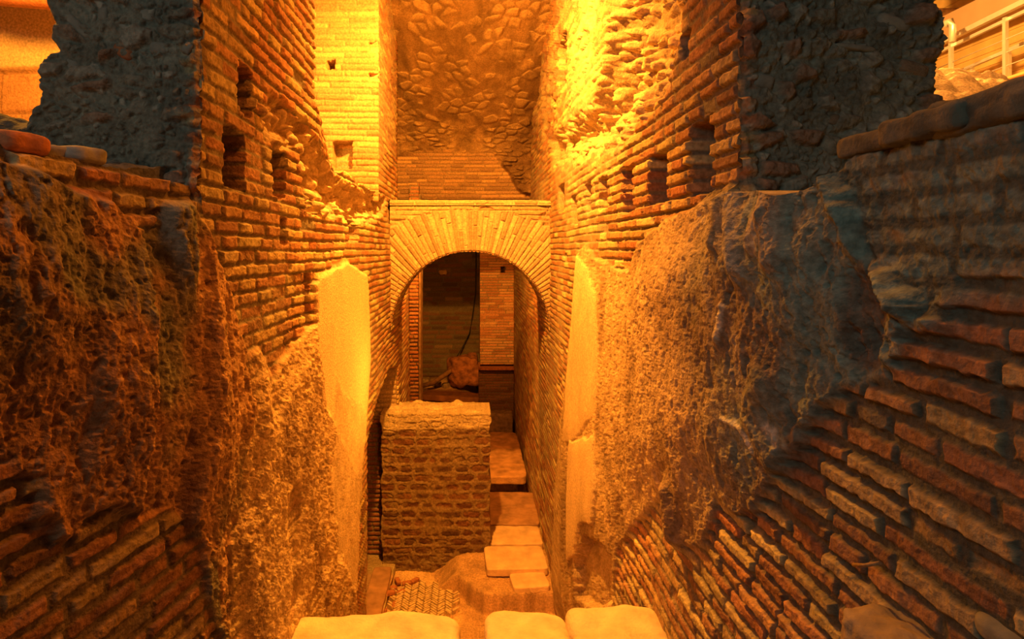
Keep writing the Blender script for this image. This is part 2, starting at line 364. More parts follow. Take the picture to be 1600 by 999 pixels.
def wall_left_fn(y, z):
    disp, col, h, d = base_brick(y, z, 23, -1)
    wx = .03*fbm(y*7, z*7, 601, 3)+.012*fbm(y*28, z*28, 602, 2)
    s = sdf(LB, y, z)+wx*1.5; t = sm(-.01, .03, s); f1, f2, ci = cells(y, z, .09, .06, 161)
    rub = -.035-.05*sm(0, .12, s)+.05*sm(0, .5, f2-f1)*ci+.05*fbm(y*7, z*7, 162, 4)
    disp = disp*(1-t)+rub*t; col = mixc(col, np.broadcast_to(C(.46, .34, .2), col.shape)*(.7+.5*ci)[..., None], t)
    disp, col = holes(disp, y, z, LH, col)
    s = sdf(LM, y, z)+wx*1.2; t = sm(-.01, .02, s)
    rp, a, b, pit = roughpl(y, z, 171, 1.6)
    d2 = .018+.028*sm(0, .2, s)+rp*.8; show = sm(.15, .5, fbm(y*3.5, z*3, 172, 3))*.7
    disp = disp*(1-t*(1-show*.6))+d2*t*(1-show*.5)
    pc = mixc(np.broadcast_to(ROUGH*1.1, col.shape), np.broadcast_to(BROWN*1.2, col.shape), sm(.0, .5, fbm(y*7, z*5, 173, 4)))*(1+.35*b)[..., None]
    col = mixc(col, pc, t*(1-show*.5))
    s = sdf(LS, y, z)+wx*.4; ts = sm(-.02, .03, s)
    disp = disp*(1-ts)+ts*(.022+.004*fbm(y*5, z*3, 181, 3)); col = mixc(col, np.broadcast_to(PLAST*1.05, col.shape)*(1+.10*fbm(y*6, z*3, 182, 4))[..., None], ts)
    s = sdf(LT, y, z)+wx*2; ts = sm(-.02, .03, s)*.8
    disp = disp*(1-ts)+ts*(.026+.006*fbm(y*15, z*9, 183, 4)); col = mixc(col, np.broadcast_to(PLAST*.85, col.shape)*(1+.25*fbm(y*9, z*5, 184, 4))[..., None], ts)
    s = sdf(LP, y, z)+wx; t = sm(-.012, .02, s)
    rp, a, b, pit = roughpl(y, z, 271, 2.4)
    body = .025+.045*sm(0, .28, s); groove = .05*sm(.55, .8, vn(y*11, z*1.3, 275))*sm(1.2, 1.6, y)
    d2 = body+rp*1.0+.035*fbm(y*3.2, z*2.2, 273, 3)-groove
    disp = disp*(1-t)+d2*t
    pc = mixc(np.broadcast_to(C(.44, .27, .15), col.shape), np.broadcast_to(C(.24, .19, .13), col.shape), sm(-.1, .4, fbm(y*4, z*3, 276, 4)))
    pc = mixc(pc, np.broadcast_to(TEAL*.8, col.shape), sm(.15, .4, fbm(y*5, z*2.5, 277, 3))*.7)*(1+.4*b)[..., None]
    col = mixc(col, pc, t)
    s = sdf(LO, y, z)+.03*fbm(y*8, z*8, 290, 3); t = sm(-.02, .02, s)
    disp = disp*(1-t)-.75*t; col = mixc(col, np.broadcast_to(C(.16, .10, .06), col.shape), t)
    return disp, col

def ledge_l(y): return H+.19+.03*sm(1.75, 1.0, y)+.008*fbm(y*9, y*0, 5, 3)
def ledge_r(y): return H+.165+.05*sm(1.4, 1.15, y)+.02*sm(1.05, .85, y)+.012*fbm(y*8, y*0, 6, 3)-.03*sm(1.7, 1.3, y)*sm(1.15, 1.3, y)
def top_l(y): return np.where(y < 3.08, H+.20, np.where(y < 5.1, H+.49+.03*fbm(y*7, y*0, 8, 3)-.28*sm(3.5, 3.1, y), H+.5))
def build_wall(side, fn, name, y0, y1, zt, zb, px=1.5, parent=None, back=.3, off=0):
    P, Y, Z = wallgrid(side, y0, y1, zt, zb, px); disp, col = fn(Y, Z)
    bv = None
    if parent is not None: bv = np.stack([side*back+0*Y, .14*sm(y0+.3, y0, Y), 0*Y], -1)
    return sheet(name, P, (-side, 0, 0), disp, col, parent=parent, back=back, flip=(side < 0), bvec=bv)
# wall_right: near stretch up to the ledge, then the courses under the piers
def seamtop_r(y): return np.where(y < 1.76, ledge_r(y), H+.185)
def seamtop_l(y): return np.where(y < 1.76, ledge_l(y), H+.195)
wr = build_wall(1, wall_right_fn, 'wall_right', .55, 10.95, seamtop_r, -.05, 1.45, back=.6)
wl = build_wall(-1, wall_left_fn, 'wall_left', .55, 7.8, seamtop_l, -.05, 1.45, back=1.0)
for o in (wr, wl): o['kind'] = 'structure'

# ------------------------------------------------------------------ the brick piers over the ledges
def rubble(x, z, seed):
    u = x+.02*fbm(x*10, z*10, seed, 3); f1, f2, ci = cells(u, z, .085, .055, seed+1)
    g1, g2, gi = cells(u, z, .028, .024, seed+2)
    st = sm(.02, .45, f2-f1)*(ci > .45); pb = sm(.0, .5, g2-g1)*(gi > .55)
    disp = .03*fbm(x*5, z*5, seed+3, 4)+st*.028*ci+pb*.010*(1-st)+.014*fbm(x*22, z*22, seed+4, 4)+.006*fbm(x*70, z*70, seed+5, 3)
    base = C(.21, .21, .17); col = np.broadcast_to(base, x.shape+(3,))*(1+.45*fbm(x*12, z*12, seed+6, 4))[..., None]
    stc = np.where((ci > .8)[..., None], C(.34, .21, .14), np.where((ci > .62)[..., None], C(.36, .35, .29), C(.25, .24, .19)))
    col = mixc(col, stc*(.9+.3*fbm(x*50, z*50, seed+7, 3))[..., None], st*.8)
    col = mixc(col, np.broadcast_to(C(.42, .42, .36), col.shape), pb*(1-st)*(gi > .9)*.7)
    return disp, col
def frontgrid(x0, x1, z0, z1, Y, px=1.5):
    nx = max(8, int((x1-x0)/Y*F/px)); nz = max(8, int((z1-z0)/Y*F/px))
    X, Z = np.meshgrid(np.linspace(x0, x1, nx), np.linspace(z0, z1, nz)); return X, Z
ZTOP = H+3.1
# right pier
pr = empty('brick_pier', (1.1, 2.2, H+.18), 'tall masonry pier on the right, row of square sockets in its orange brick side', 'pier')
build_wall(1, wall_right_fn, 'brick_facing', 1.76, 8.3, ZTOP, H+.18, 1.45, parent=pr, back=.5)
def pierface(parent, sgn, xo, seed, name='rubble_core'):
    X, Z = frontgrid(0, 1, H+.10, H+.95, 1.76, 1.5)
    Zv = Z; t = X; e = xo(Zv)
    Xw = WX*(1-t)+e*t; disp, col = rubble(Xw*sgn, Zv, seed)
    disp = disp+.02-.10*sm(.88, 1.0, t)**2-.02*sm(.03, 0, t)
    # brick ends at the corner course
    h, k1, k2, d, lean = bricks(Xw, Zv, seed=11 if sgn > 0 else 23); cb = sm(.05, .0, Xw-WX-.03*hsh(np.floor(Zv/.058), 7, seed))
    col = mixc(col, brickcol(k1, k2)*.8, cb*h*.8)
    P = np.stack([Xw*sgn, np.full(Xw.shape, 1.765), Zv], -1)
    bv = np.stack([sgn*.45*(1-t), .09*(1-t)+1.25*t, 0*t], -1)
    return sheet(name, P, (0, -1, 0), disp, col, parent=parent, flip=(sgn < 0), bvec=bv)
def er(z): return 1.45+.02*np.round(2*np.sin(z*23)) *.4+.022*fbm(z*14, z*0, 31, 3)+.03*sm(H+.72, H+.5, z)*sm(H+.35, H+.5, z)
def el(z): return 1.335+.028*fbm(z*13, z*0, 37, 3)-.04*sm(H+.55, H+.62, z)*sm(H+.75, H+.68, z)+.05*sm(H+.45, H+.38, z)
pierface(pr, 1, er, 41)
# left pier (nearest)
pl = empty('brick_pier', (-1.1, 2.2, H+.18), 'masonry pier on the left with grey rubble end and two tall dark sockets', 'pier')
build_wall(-1, wall_left_fn, 'brick_facing', 1.76, 3.06, ZTOP, H+.18, 1.45, parent=pl, back=.5)
pierface(pl, -1, el, 43)

# stump of broken wall between the left pier and the buttress
def stump_top(y): return H+.50+.035*fbm(y*8, y*0, 8, 3)+.25*sm(3.45, 3.1, y)
st = build_wall(-1, wall_left_fn, 'wall_stump', 3.065, 5.12, stump_top, H+.18, 1.45, back=.5)
tag(st, 'broken low stretch of brick wall between left pier and bright buttress', 'wall')
# bright buttress: face towards the viewer + side along the corridor
bt = empty('brick_buttress', (-1.2, 5.6, H+.5), 'brightly lit narrow brick buttress left of the arch with one small socket', 'buttress')
X, Z = frontgrid(-2.0, -.815, H+.42, ZTOP, 5.1, 1.4)
h, k1, k2, d, lean = bricks(X, Z, seed=31, L=.26, joint=.010)
top = sm(H+1.95, H+2.1, Z)
disp = (h-1)*.012+lean*.6*h+.006*fbm(X*12, Z*12, 32, 3)+.012*fbm(X*3, Z*3, 33, 3)-top*(.004+.02*fbm(X*9, Z*9, 34, 3))
col = mixc(np.broadcast_to(C(.28, .20, .12), X.shape+(3,)), brickcol(k1, k2, [C(.38, .23, .12), C(.42, .28, .14), C(.36, .2, .1)]), h*.8)
for (a0, a1, b0, b1, dp) in ((-1.28, -1.20, H+1.60, H+1.68, .2), (-1.22, -1.05, H+.72, H+.95, .16), (-.90, -.82, H+1.75, H+1.84, .1), (-.9, -.82, H+1.50, H+1.56, .08)):
    s = np.minimum(np.minimum(X-a0, a1-X), np.minimum(Z-b0, b1-Z))+.012*fbm(X*18, Z*18, 35, 2); t = sm(-.004, .01, s)
    disp = disp*(1-t)-dp*t; col = mixc(col, np.broadcast_to(C(.25, .16, .09), col.shape), t)
disp = disp-.012*sm(-.86, -.815, X)**2
sheet('brick_face', np.stack([X, np.full(X.shape, 5.1), Z], -1), (0, -1, 0), disp, col, parent=bt, bvec=np.stack([-.1-.2*sm(-1.2, -.82, X), 1.3+0*X, 0*X], -1))
build_wall(-1, wall_left_fn, 'brick_side', 5.125, 6.5, ZTOP, H+.18, 1.2, parent=bt, back=.5)

# ------------------------------------------------------------------ arch
YA, YB = 5.93, 6.58; ZC = H-.833; RA = .812; ZAT = H+.51
ar = empty('brick_arch', (0, YA, ZC), 'brick arch of radiating bricks spanning the corridor wall to wall', 'arch')
def archgrid(n, m):
    th = np.linspace(0.0, math.pi, n); R1 = np.minimum(.83/np.maximum(np.abs(np.cos(th)), 1e-6), (ZAT-ZC)/np.maximum(np.sin(th), 1e-6))
    R1 = np.maximum(R1, RA+.012); s = np.linspace(0, 1, m)[:, None]
    r = RA+(R1-RA)*s; return np.broadcast_to(th, r.shape), r
TH, RR = archgrid(620, 170)
X = RR*np.cos(TH); Z = ZC+RR*np.sin(TH)
# voussoirs: courses along the angle
h1, k1, k2, d1, l1 = bricks(RR*1.0, TH*.95, pitch=.046, L=.5, joint=.010, seed=51, wav=.002, rough=.002, edge=.005)
h2, q1, q2, d2, l2 = bricks(X, Z, pitch=.050, L=.30, joint=.010, seed=52)
rim = RA+.40+.03*hsh(np.floor(TH*.95/.046), 5, 5)+.16*np.abs(np.cos(TH))
isr = sm(.006, -.006, RR-rim)
h = h1*isr+h2*(1-isr); kk1 = np.where(isr > .5, k1, q1); kk2 = np.where(isr > .5, k2, q2)
disp = (h-1)*.012+(l1*isr+l2*(1-isr))*.8*h+.004*fbm(X*18, Z*18, 53, 3)+.01*fbm(X*3, Z*3, 54, 3)
disp = disp-.02*sm(.25, .5, fbm(X*5, Z*9, 55, 3))*(1-isr)+.02*sm(ZAT-.05, ZAT-.04, Z)
disp = disp-.018*sm(RA+.018, RA, RR)
col = mixc(np.broadcast_to(C(.36, .28, .18), X.shape+(3,)), brickcol(kk1, kk2, [C(.46, .33, .19), C(.40, .27, .15), C(.52, .38, .22), C(.40, .24, .13)]), h*.85)*(1+.2*fbm(X*40, Z*40, 56, 3))[..., None]
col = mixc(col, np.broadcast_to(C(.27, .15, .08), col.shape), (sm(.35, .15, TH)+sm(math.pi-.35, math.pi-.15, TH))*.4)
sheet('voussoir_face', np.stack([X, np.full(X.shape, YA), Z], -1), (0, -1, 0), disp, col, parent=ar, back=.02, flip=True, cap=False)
th = np.linspace(0, math.pi, 420); yy = np.linspace(YA, YB, 120); T2, Y2 = np.meshgrid(th, yy)
h, k1, k2, d, lean = bricks(Y2, T2*.95, pitch=.046, L=.28, joint=.010, seed=57, wav=.002)
disp = (h-1)*.010+lean*h; col = mixc(np.broadcast_to(MORT*1.3, T2.shape+(3,)), brickcol(k1, k2), h*.8)
Pn = np.stack([-np.cos(T2), 0*T2, -np.sin(T2)], -1)
sheet('soffit', np.stack([RA*np.cos(T2), Y2, ZC+RA*np.sin(T2)], -1), Pn, disp, col, parent=ar, back=.004, flip=False, cap=False)
X, Yg = np.meshgrid(np.linspace(-.83, .83, 260), np.linspace(YA-.01, YB, 90))
disp = .008*fbm(X*9, Yg*9, 58, 4)
sheet('top_course', np.stack([X, Yg, np.full(X.shape, ZAT-.005)], -1), (0, 0, 1), disp, np.broadcast_to(C(.5, .38, .22), X.shape+(3,)), parent=ar, back=.05)
TH, RR = archgrid(120, 12)
sheet('rear_face', np.stack([RR*np.cos(TH), np.full(RR.shape, YB), ZC+RR*np.sin(TH)], -1), (0, 1, 0), .004*fbm(RR*9, TH*9, 3), np.broadcast_to(C(.35, .22, .12), RR.shape+(3,)), parent=ar, back=.05, cap=False)

# ------------------------------------------------------------------ broken vault behind the arch
nx, nz = 420, 560
X, S = np.meshgrid(np.linspace(-2.0, 1.05, nx), np.linspace(H+.70, H+3.5, nz))
lean = sm(H+1.3, H+2.9, S)
Yv = 7.95-2.15*lean**1.15+.35*(np.abs(X+.1)/1.0)**2*0
gro = .35*np.maximum(0, .55-np.abs(X+.15)-(S-H-2.2)*.25)*sm(H+1.1, H+1.7, S)*sm(H+3.3, H+2.4, S)
h, k1, k2, d, ln = bricks(X, S, seed=61, pitch=.052, L=.24, joint=.012)
f1, f2, ci = cells(X+.03*fbm(X*6, S*6, 2), S, .15, .062, 64)
e = S-(H+1.36-.60*sm(.25, .8, X)+.10*fbm(X*3, S*3, 66, 3))
tb = sm(-.03, .04, e)
stn = sm(.03, .35, f2-f1)*(ci > .38)*sm(-.6, -.1, fbm(X*3, S*3, 630, 3))
dr = .06+.055*stn*ci+.09*fbm(X*3.2, S*3.2, 67, 4)+.03*fbm(X*14, S*14, 68, 4)-gro
disp = ((h-1)*.014+ln*h+.01*fbm(X*5, S*5, 65, 3))*(1-tb)+dr*tb
col = mixc(np.broadcast_to(C(.25, .17, .10), X.shape+(3,)), brickcol(k1, k2, [C(.36, .21, .11), C(.42, .26, .13), C(.30, .18, .10)]), h*.9)
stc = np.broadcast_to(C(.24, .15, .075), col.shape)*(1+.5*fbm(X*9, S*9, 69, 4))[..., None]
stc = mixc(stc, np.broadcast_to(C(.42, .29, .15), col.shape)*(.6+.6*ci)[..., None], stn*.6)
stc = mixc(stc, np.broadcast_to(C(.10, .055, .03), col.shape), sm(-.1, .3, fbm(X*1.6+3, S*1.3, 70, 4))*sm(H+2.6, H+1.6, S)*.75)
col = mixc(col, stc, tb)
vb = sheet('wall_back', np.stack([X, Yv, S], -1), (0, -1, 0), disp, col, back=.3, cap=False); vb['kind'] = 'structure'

# ------------------------------------------------------------------ passage beyond the arch
def plain_brick(name, x0, x1, z0, z1, Y, seed, parent=None, pal=BR, pitch=.052, L=.24, back=.4, kind=None, mort=MORT, fade=None, joint=.013, px=1.4):
    X, Z = frontgrid(x0, x1, z0, z1, Y, px); h, k1, k2, d, ln = bricks(X, Z, seed=seed, pitch=pitch, L=L, joint=joint)
    disp = (h-1)*.014+ln*h+.01*fbm(X*3, Z*3, seed+2, 3)+.004*fbm(X*20, Z*20, seed+3, 3)
    col = mixc(np.broadcast_to(mort, X.shape+(3,)), brickcol(k1, k2, pal), h)
    if fade: disp, col = fade(X, Z, disp, col, h)
    o = sheet(name, np.stack([X, np.full(X.shape, Y), Z], -1), (0, -1, 0), disp, col, parent=parent, back=back)
    if kind: o['kind'] = kind
    return o
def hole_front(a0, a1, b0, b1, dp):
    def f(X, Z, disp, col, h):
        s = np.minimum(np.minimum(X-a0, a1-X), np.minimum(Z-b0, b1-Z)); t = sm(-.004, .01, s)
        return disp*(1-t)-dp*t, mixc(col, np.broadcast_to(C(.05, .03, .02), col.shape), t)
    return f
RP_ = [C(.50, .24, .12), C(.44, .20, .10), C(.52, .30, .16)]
pp = empty('brick_pillar', (.5, 11.1, 0), 'tall reddish brick pillar beyond the arch on the right of the dark room', 'pillar')
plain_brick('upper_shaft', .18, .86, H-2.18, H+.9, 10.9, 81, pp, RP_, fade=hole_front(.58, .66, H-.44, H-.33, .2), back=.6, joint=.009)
plain_brick('lower_shaft', .16, .86, -.05, H-2.30, 10.93, 82, pp, [C(.24, .12, .07), C(.3, .16, .09)], back=.6)  # darker bricks: the arch's shadow is put into the lower shaft's colour
boxy('slab_course', (.51, 11.1, H-2.245), (.72, .62, .05), BRICKM, pp, seed=4, rough=.03, n=12, pw=14)
lp = empty('brick_jamb', (-.76, 7.9, 0), 'narrow brick door jamb beyond the arch at the left edge of the dark room', 'jamb')
plain_brick('jamb_face', -.83, -.70, -.05, H+.9, 7.8, 84, lp, RP_, back=.45, px=1.0)
boxy('jamb_corner', (-.685, 7.95, 2.1), (.03, .34, 4.3), TUFA, lp, seed=9, n=18, pw=14, rough=.16)
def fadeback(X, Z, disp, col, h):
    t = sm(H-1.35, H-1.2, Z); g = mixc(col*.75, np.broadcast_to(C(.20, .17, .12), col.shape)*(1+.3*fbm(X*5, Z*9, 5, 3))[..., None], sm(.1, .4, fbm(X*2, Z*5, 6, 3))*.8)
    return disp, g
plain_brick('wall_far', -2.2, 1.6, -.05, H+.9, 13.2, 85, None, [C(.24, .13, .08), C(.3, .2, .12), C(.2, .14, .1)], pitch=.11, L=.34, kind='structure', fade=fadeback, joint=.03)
# walls closing the dark room
for nm, lo, hi in (('wall_room_left', (-2.5, 8.2, 0), (-2.2, 13.4, H+.9)), ('wall_room_right', (1.6, 10.5, 0), (1.9, 13.4, H+.9))):
    o = block(nm, lo, hi, mat('brown_brick_plaster', (.22, .13, .08), noise=5, nstr=.4, bump=.6, bscale=20, bdist=.02), bev=.01); o['kind'] = 'structure'
o = plain_brick('wall_room_front', -2.3, -.84, -.05, H+.9, 8.25, 86, None, kind='structure')
o = block('ceiling', (-2.5, 8.28, H+.70), (2.1, 13.5, H+.90), mat('vault_concrete', (.25, .17, .1), noise=5, nstr=.4, bump=.8, bscale=20, bdist=.03), bev=.01); o['kind'] = 'structure'

# ------------------------------------------------------------------ floor
nx, ny = 330, 620
yy = 1/np.linspace(1/.4, 1/13.4, ny); X, Y = np.meshgrid(np.linspace(-2.4, 1.9, nx), yy)
mound = .10*sm(.35, 0, np.hypot((X-.35)/1.5, (Y-6.0)/1.6))
zfl = .02*fbm(X*3, Y*3, 301, 4)+.008*fbm(X*16, Y*16, 302, 4)+.20*sm(.0, .35, X+.25*fbm(X*2, Y*2, 5, 2)+.15)*sm(6.0, 6.3, Y)*sm(7.85, 7.7, Y)+.60*sm(10.2, 11.6, Y)*sm(.5, -.2, X)
col = mixc(np.broadcast_to(C(.70, .47, .25), X.shape+(3,)), np.broadcast_to(C(.50, .32, .17), X.shape+(3,)), sm(-.2, .4, fbm(X*4, Y*4, 303, 4)))*(1+.25*fbm(X*40, Y*40, 304, 3))[..., None]
fo = sheet('floor', np.stack([X, Y, 0*X], -1), (0, 0, 1), zfl, col, back=.2); fo['kind'] = 'structure'
def fz(x, y):
    i = np.argmin(np.abs(yy-y)); j = int(round((x+2.4)/4.3*(nx-1))); return float(zfl[i, min(max(j, 0), nx-1)])

# herringbone patch
hb = bmesh.new(); b_l, b_w = .10, .026; ang0 = math.radians(40); cnt = 0
xs0, xs1, ys0, ys1 = -.78, -.10, 5.35, 6.1
for a in range(-30, 60):
    for b in range(-30, 60):
        for kind in (0, 1):
            px_ = a*b_w*1.0+b*(b_l)*1.0; py_ = a*b_w*1.0-b*(b_l)*1.0
            cx, cy = (px_+b_l/2, py_+b_w/2) if kind == 0 else (px_+b_w/2+b_l-b_w*0, py_-b_l/2+b_w)
            lx, ly = (b_l, b_w) if kind == 0 else (b_w, b_l)
            c, s = math.cos(math.pi/4), math.sin(math.pi/4)
            X1 = -.45+(cx*c-cy*s); Y1 = 5.72+(cx*s+cy*c)
            rad = ((X1+.46)/.34)**2+((Y1-5.68)/.30)**2
            if rad > 1+.25*math.sin(cnt*1.7): cnt += 1; continue
            cnt += 1; z0 = .045+random.uniform(-.004, .004); vs = []
            for (ux, uy) in ((-1, -1), (1, -1), (1, 1), (-1, 1)):
                for zz, k in ((-.03, 1), (z0, .86)):
                    qx, qy = ux*(lx/2-.002)*k, uy*(ly/2-.002)*k
                    vs.append(hb.verts.new((X1+qx*c-qy*s, Y1+qx*s+qy*c, zz)))
            for k in range(4):
                hb.faces.new((vs[2*k], vs[(2*k+2) % 8], vs[(2*k+3) % 8], vs[2*k+1]))
            hb.faces.new((vs[1], vs[3], vs[5], vs[7]))
me = bpy.data.meshes.new('herringbone_paving'); hb.to_mesh(me); hb.free()
tag(link('herringbone_paving', me, mat('pale_paving_brick', (.62, .46, .27), noise=30, nstr=.4, bump=.4), origin=(-.45, 5.7, .0)),
    'patch of small herringbone paving bricks on the corridor floor before the tufa wall', 'paving')
frag_label = ['loose brick fragment at the left edge of the herringbone paving', ]
fr = boxy('brick_fragment', (-.80, 5.75, .07), (.10, .05, .035), BRICKM, seed=3, rz=.5, n=6)
tag(fr, 'broken red brick fragments scattered along the left edge of the herringbone paving', 'brick fragment', 'brick fragments beside the herringbone paving')
for i, (x, y, rz) in enumerate([(-.74, 5.62, 1.1), (-.80, 5.9, -.4), (-.70, 5.83, .2), (-.83, 5.5, .9), (-.66, 6.0, -.2), (-.72, 5.45, 2.0), (-.58, 6.03, .4), (-.76, 6.03, 1.5)]):
    c = fr.copy(); COL.objects.link(c); c.location = (x, y, fz(x, y)+.015); c.rotation_euler.z = rz; c.scale = (1, .9+.1*(i % 3), 1)

# ------------------------------------------------------------------ tufa block wall standing in the corridor
tw = empty('tufa_wall', (-.37, 6.45, 0), 'free-standing square wall of rough brown tufa blocks in mortar under the arch', 'wall')
X, Z = frontgrid(-.955, .205, -.03, 1.73, 6.2, 1.05)
h, k1, k2, d, ln = bricks(X, Z, pitch=.098, L=.17, joint=.036, seed=91, wav=.011, rough=.010, edge=.010, rnd=.036, tilt=.006)
cap = sm(1.50, 1.60, Z+.05*fbm(X*6, Z*6, 92, 3))
gv = np.exp(-(d/.005)**2)*sm(-.2, .3, fbm(X*4, Z*4, 190, 3)+.25); disp = h*-.004-gv*.012+ln*h*.6+.012*fbm(X*9, Z*9, 93, 3)+.008*fbm(X*30, Z*30, 94, 3)+cap*(.02+.015*fbm(X*8, Z*8, 95, 3))
low = sm(.35, .0, Z)
disp = disp-.04*low*sm(-.2, .5, fbm(X*7, Z*7, 97, 3)); xe = .03*fbm(Z*9, Z*0, 98, 3)
col = mixc(np.broadcast_to(C(.23, .155, .085), X.shape+(3,)), brickcol(k1, k2, [C(.14, .06, .032), C(.17, .08, .042), C(.12, .06, .035)]), h*(1-cap*.6)*sm(-.45, -.1, fbm(X*5, Z*5, 191, 3)))
col = mixc(col, np.broadcast_to(C(.5, .39, .24), col.shape), cap*.85)*(1+.2*fbm(X*45, Z*45, 96, 3))[..., None]
col = mixc(col, np.broadcast_to(C(.24, .18, .11), col.shape), low*.6)
Pn = np.stack([X+xe*(np.abs(X+.375)/.58)**6*np.sign(X+.375), np.full(X.shape, 6.22), Z], -1)
sheet('block_facing', Pn, (0, -1, 0), disp, col, parent=tw, back=.44)
cap_n = 9
X, Yg = np.meshgrid(np.linspace(-.97, .215, 190), np.linspace(6.205, 6.72, 90))
f1, f2, ci = cells(X, Yg, .16, .16, 99)
ed = np.minimum(np.minimum(X+.97, .215-X), np.minimum(Yg-6.205, 6.72-Yg)); rnd_ = sm(0, .06, ed)
disp = .018*sm(0, .5, f2-f1)*rnd_+.035*fbm(X*7, Yg*7, 100, 4)+.03*rnd_-.10*sm(.08, .22, X)*sm(6.5, 6.2, Yg)*0-.04*sm(.08, .2, X)
sheet('mortar_capping', np.stack([X, Yg, np.full(X.shape, 1.70)], -1), (0, 0, 1), disp, np.broadcast_to(C(.52, .41, .26), X.shape+(3,))*(.8+.3*ci+.2*fbm(X*20, Yg*20, 7, 3))[..., None], parent=tw, back=.06)

# ragged side opening behind it on the left
dj = empty('doorway_jamb', (-1.1, 6.2, 0), 'brick jamb with shade put into its colour, in the ragged side opening left of the tufa wall', 'jamb')
plain_brick('brick_jamb_face', -1.6, -.83, -.03, H-1.9, 6.4, 101, dj, [C(.24, .10, .055), C(.28, .12, .07)], back=.3, px=1.0)  # darker bricks put the opening's shade into the jamb colour
plain_brick('plastered_head', -1.6, -.83, H-1.9, H-1.2, 6.45, 102, dj, [C(.4, .28, .16), C(.42, .3, .18)], back=.3, mort=C(.4, .3, .18))

# ------------------------------------------------------------------ slabs on the right of the passage floor
def slabpx(u0, u1, v0, v1, z, th=.07, **k):
    ya = F*(H-z)/(v1-V0); yb = F*(H-z)/(v0-V0); ym = (ya+yb)/2
    xa, xb = (u0-U0)/F*ym, (u1-U0)/F*ym
    return ((xa+xb)/2, ym, z-th/2), (xb-xa, yb-ya-.02, th)
SLABS = [((758, 852, 852, 890), .30, .08, 'pale worn paving slab, nearest of the flat slabs right of the tufa wall', mat('pale_slab', (.74, .52, .32), noise=9, nstr=.2, bump=.5, bscale=50, bdist=.01), .04),
         ((758, 845, 821, 851), .30, .08, 'pale paving slab with a straight joint, second of the slabs from the viewer', mat('pale_slab'), .02),
         ((755, 838, 768, 820), .27, .07, 'dull reddish paving slab just before the step in the passage', mat('reddish_slab', (.34, .20, .12), noise=8, nstr=.35, bump=.6, bscale=50, bdist=.01), -.02)]
for (px4, z, th, lab, m_, rz) in SLABS:
    c, s = slabpx(*px4, z, th); tag(boxy('paving_slab', c, s, m_, seed=int(px4[1]), n=14, pw=16, rough=.06, rz=rz, freq=3), lab, 'paving slab')
c, s = slabpx(753, 812, 680, 745, .42, .22)
tag(boxy('threshold_slab', (c[0], 8.72, .38), (s[0]+.05, 1.9, .12), mat('orange_slab', (.48, .28, .15), noise=7, nstr=.4, bump=.6, bscale=40, bdist=.015), seed=5, n=16, pw=14, rough=.05, freq=3), 'thick raised slab with dark undercut front edge in the passage', 'slab')
tag(boxy('footing_stone', (c[0], 8.95, .15), (s[0]-.05, 1.3, .36), TUFA, seed=17, n=10, pw=9, rough=.05), 'dark footing stone under the raised slab in the passage', 'stone')
c, s = slabpx(762, 803, 664, 676, .5, .1)
tag(boxy('stone_kerb', (.5, 10.55, .28), (.55, .3, .5), TUFA, seed=6, n=12, pw=12, rough=.05), 'low stone kerb at the foot of the reddish brick pillar', 'kerb')
c, s = slabpx(790, 861, 897, 925, .12, .08)
tag(boxy('stone_flag', (.58, 5.66, .225), (.36, .26, .07), mat('pale_slab'), seed=8, n=14, pw=8, rough=.06, rz=.12, freq=3), 'small broken pale flagstone at the edge of the sunken floor', 'flagstone')
# broken mortar bed beneath the slabs
X, Yg = np.meshgrid(np.linspace(-.42, .82, 240), np.linspace(5.35, 7.2, 300))
edge = (Yg-(5.86-.36*sm(-.2, .15, X)+.05*fbm(X*6, Yg*2, 111, 4)))
disp = .21*sm(-.006, .02, edge)*sm(-.42, -.1, X-.0)+.02*fbm(X*8, Yg*8, 112, 4)+.008*fbm(X*30, Yg*30, 113, 3)
mb = sheet('mortar_bed', np.stack([X, Yg, 0*X], -1), (0, 0, 1), disp, np.broadcast_to(C(.48, .30, .16), X.shape+(3,))*(1+.4*fbm(X*12, Yg*12, 114, 4))[..., None], back=.04)
tag(mb, 'raised broken mortar bed with ragged dark edge carrying the pale slabs', 'mortar bed')
# small gutter slab on the left by the opening
tag(boxy('edging_slab', (-.93, 5.55, .06), (.20, 1.2, .12), mat('brown_slab', (.38, .22, .13), noise=8, nstr=.3, bump=.5), seed=12, n=12, pw=14, rough=.04), 'long narrow brown slab along the foot of the left wall', 'slab')

# ------------------------------------------------------------------ things in the dark room
tag(boxy('masonry_block', (-.12, 12.0, .98), (.62, .5, .60), mat('red_masonry', (.36, .15, .08), noise=9, nstr=.5, bump=.8, bscale=40, bdist=.02), seed=13, n=16, pw=5, rough=.13, ry=-.12, rz=.2), 'reddish lump of fallen masonry lying in the dark room', 'masonry')
tag(boxy('fallen_slab', (-.38, 11.35, .60), (1.15, .42, .12), mat('orange_slab2', (.50, .27, .14), noise=8, nstr=.3, bump=.5), seed=14, n=14, pw=9, rough=.08, ry=.06), 'long flat fallen slab lying before the masonry lump', 'slab')
tag(boxy('rubble_block', (.05, 10.9, .22), (.50, .4, .45), TUFA, seed=15, n=12, pw=9, rough=.08), 'dark rough stone behind the right end of the tufa wall', 'stone')
tag(tube('timber_beam', [(-1.15, 11.7, .68), (-.75, 11.75, .78), (-.35, 11.8, 1.05), (-.18, 11.8, 1.24)], .05, BEAM, seg=8), 'thin weathered timber leaning against the fallen masonry in the dark room', 'timber')
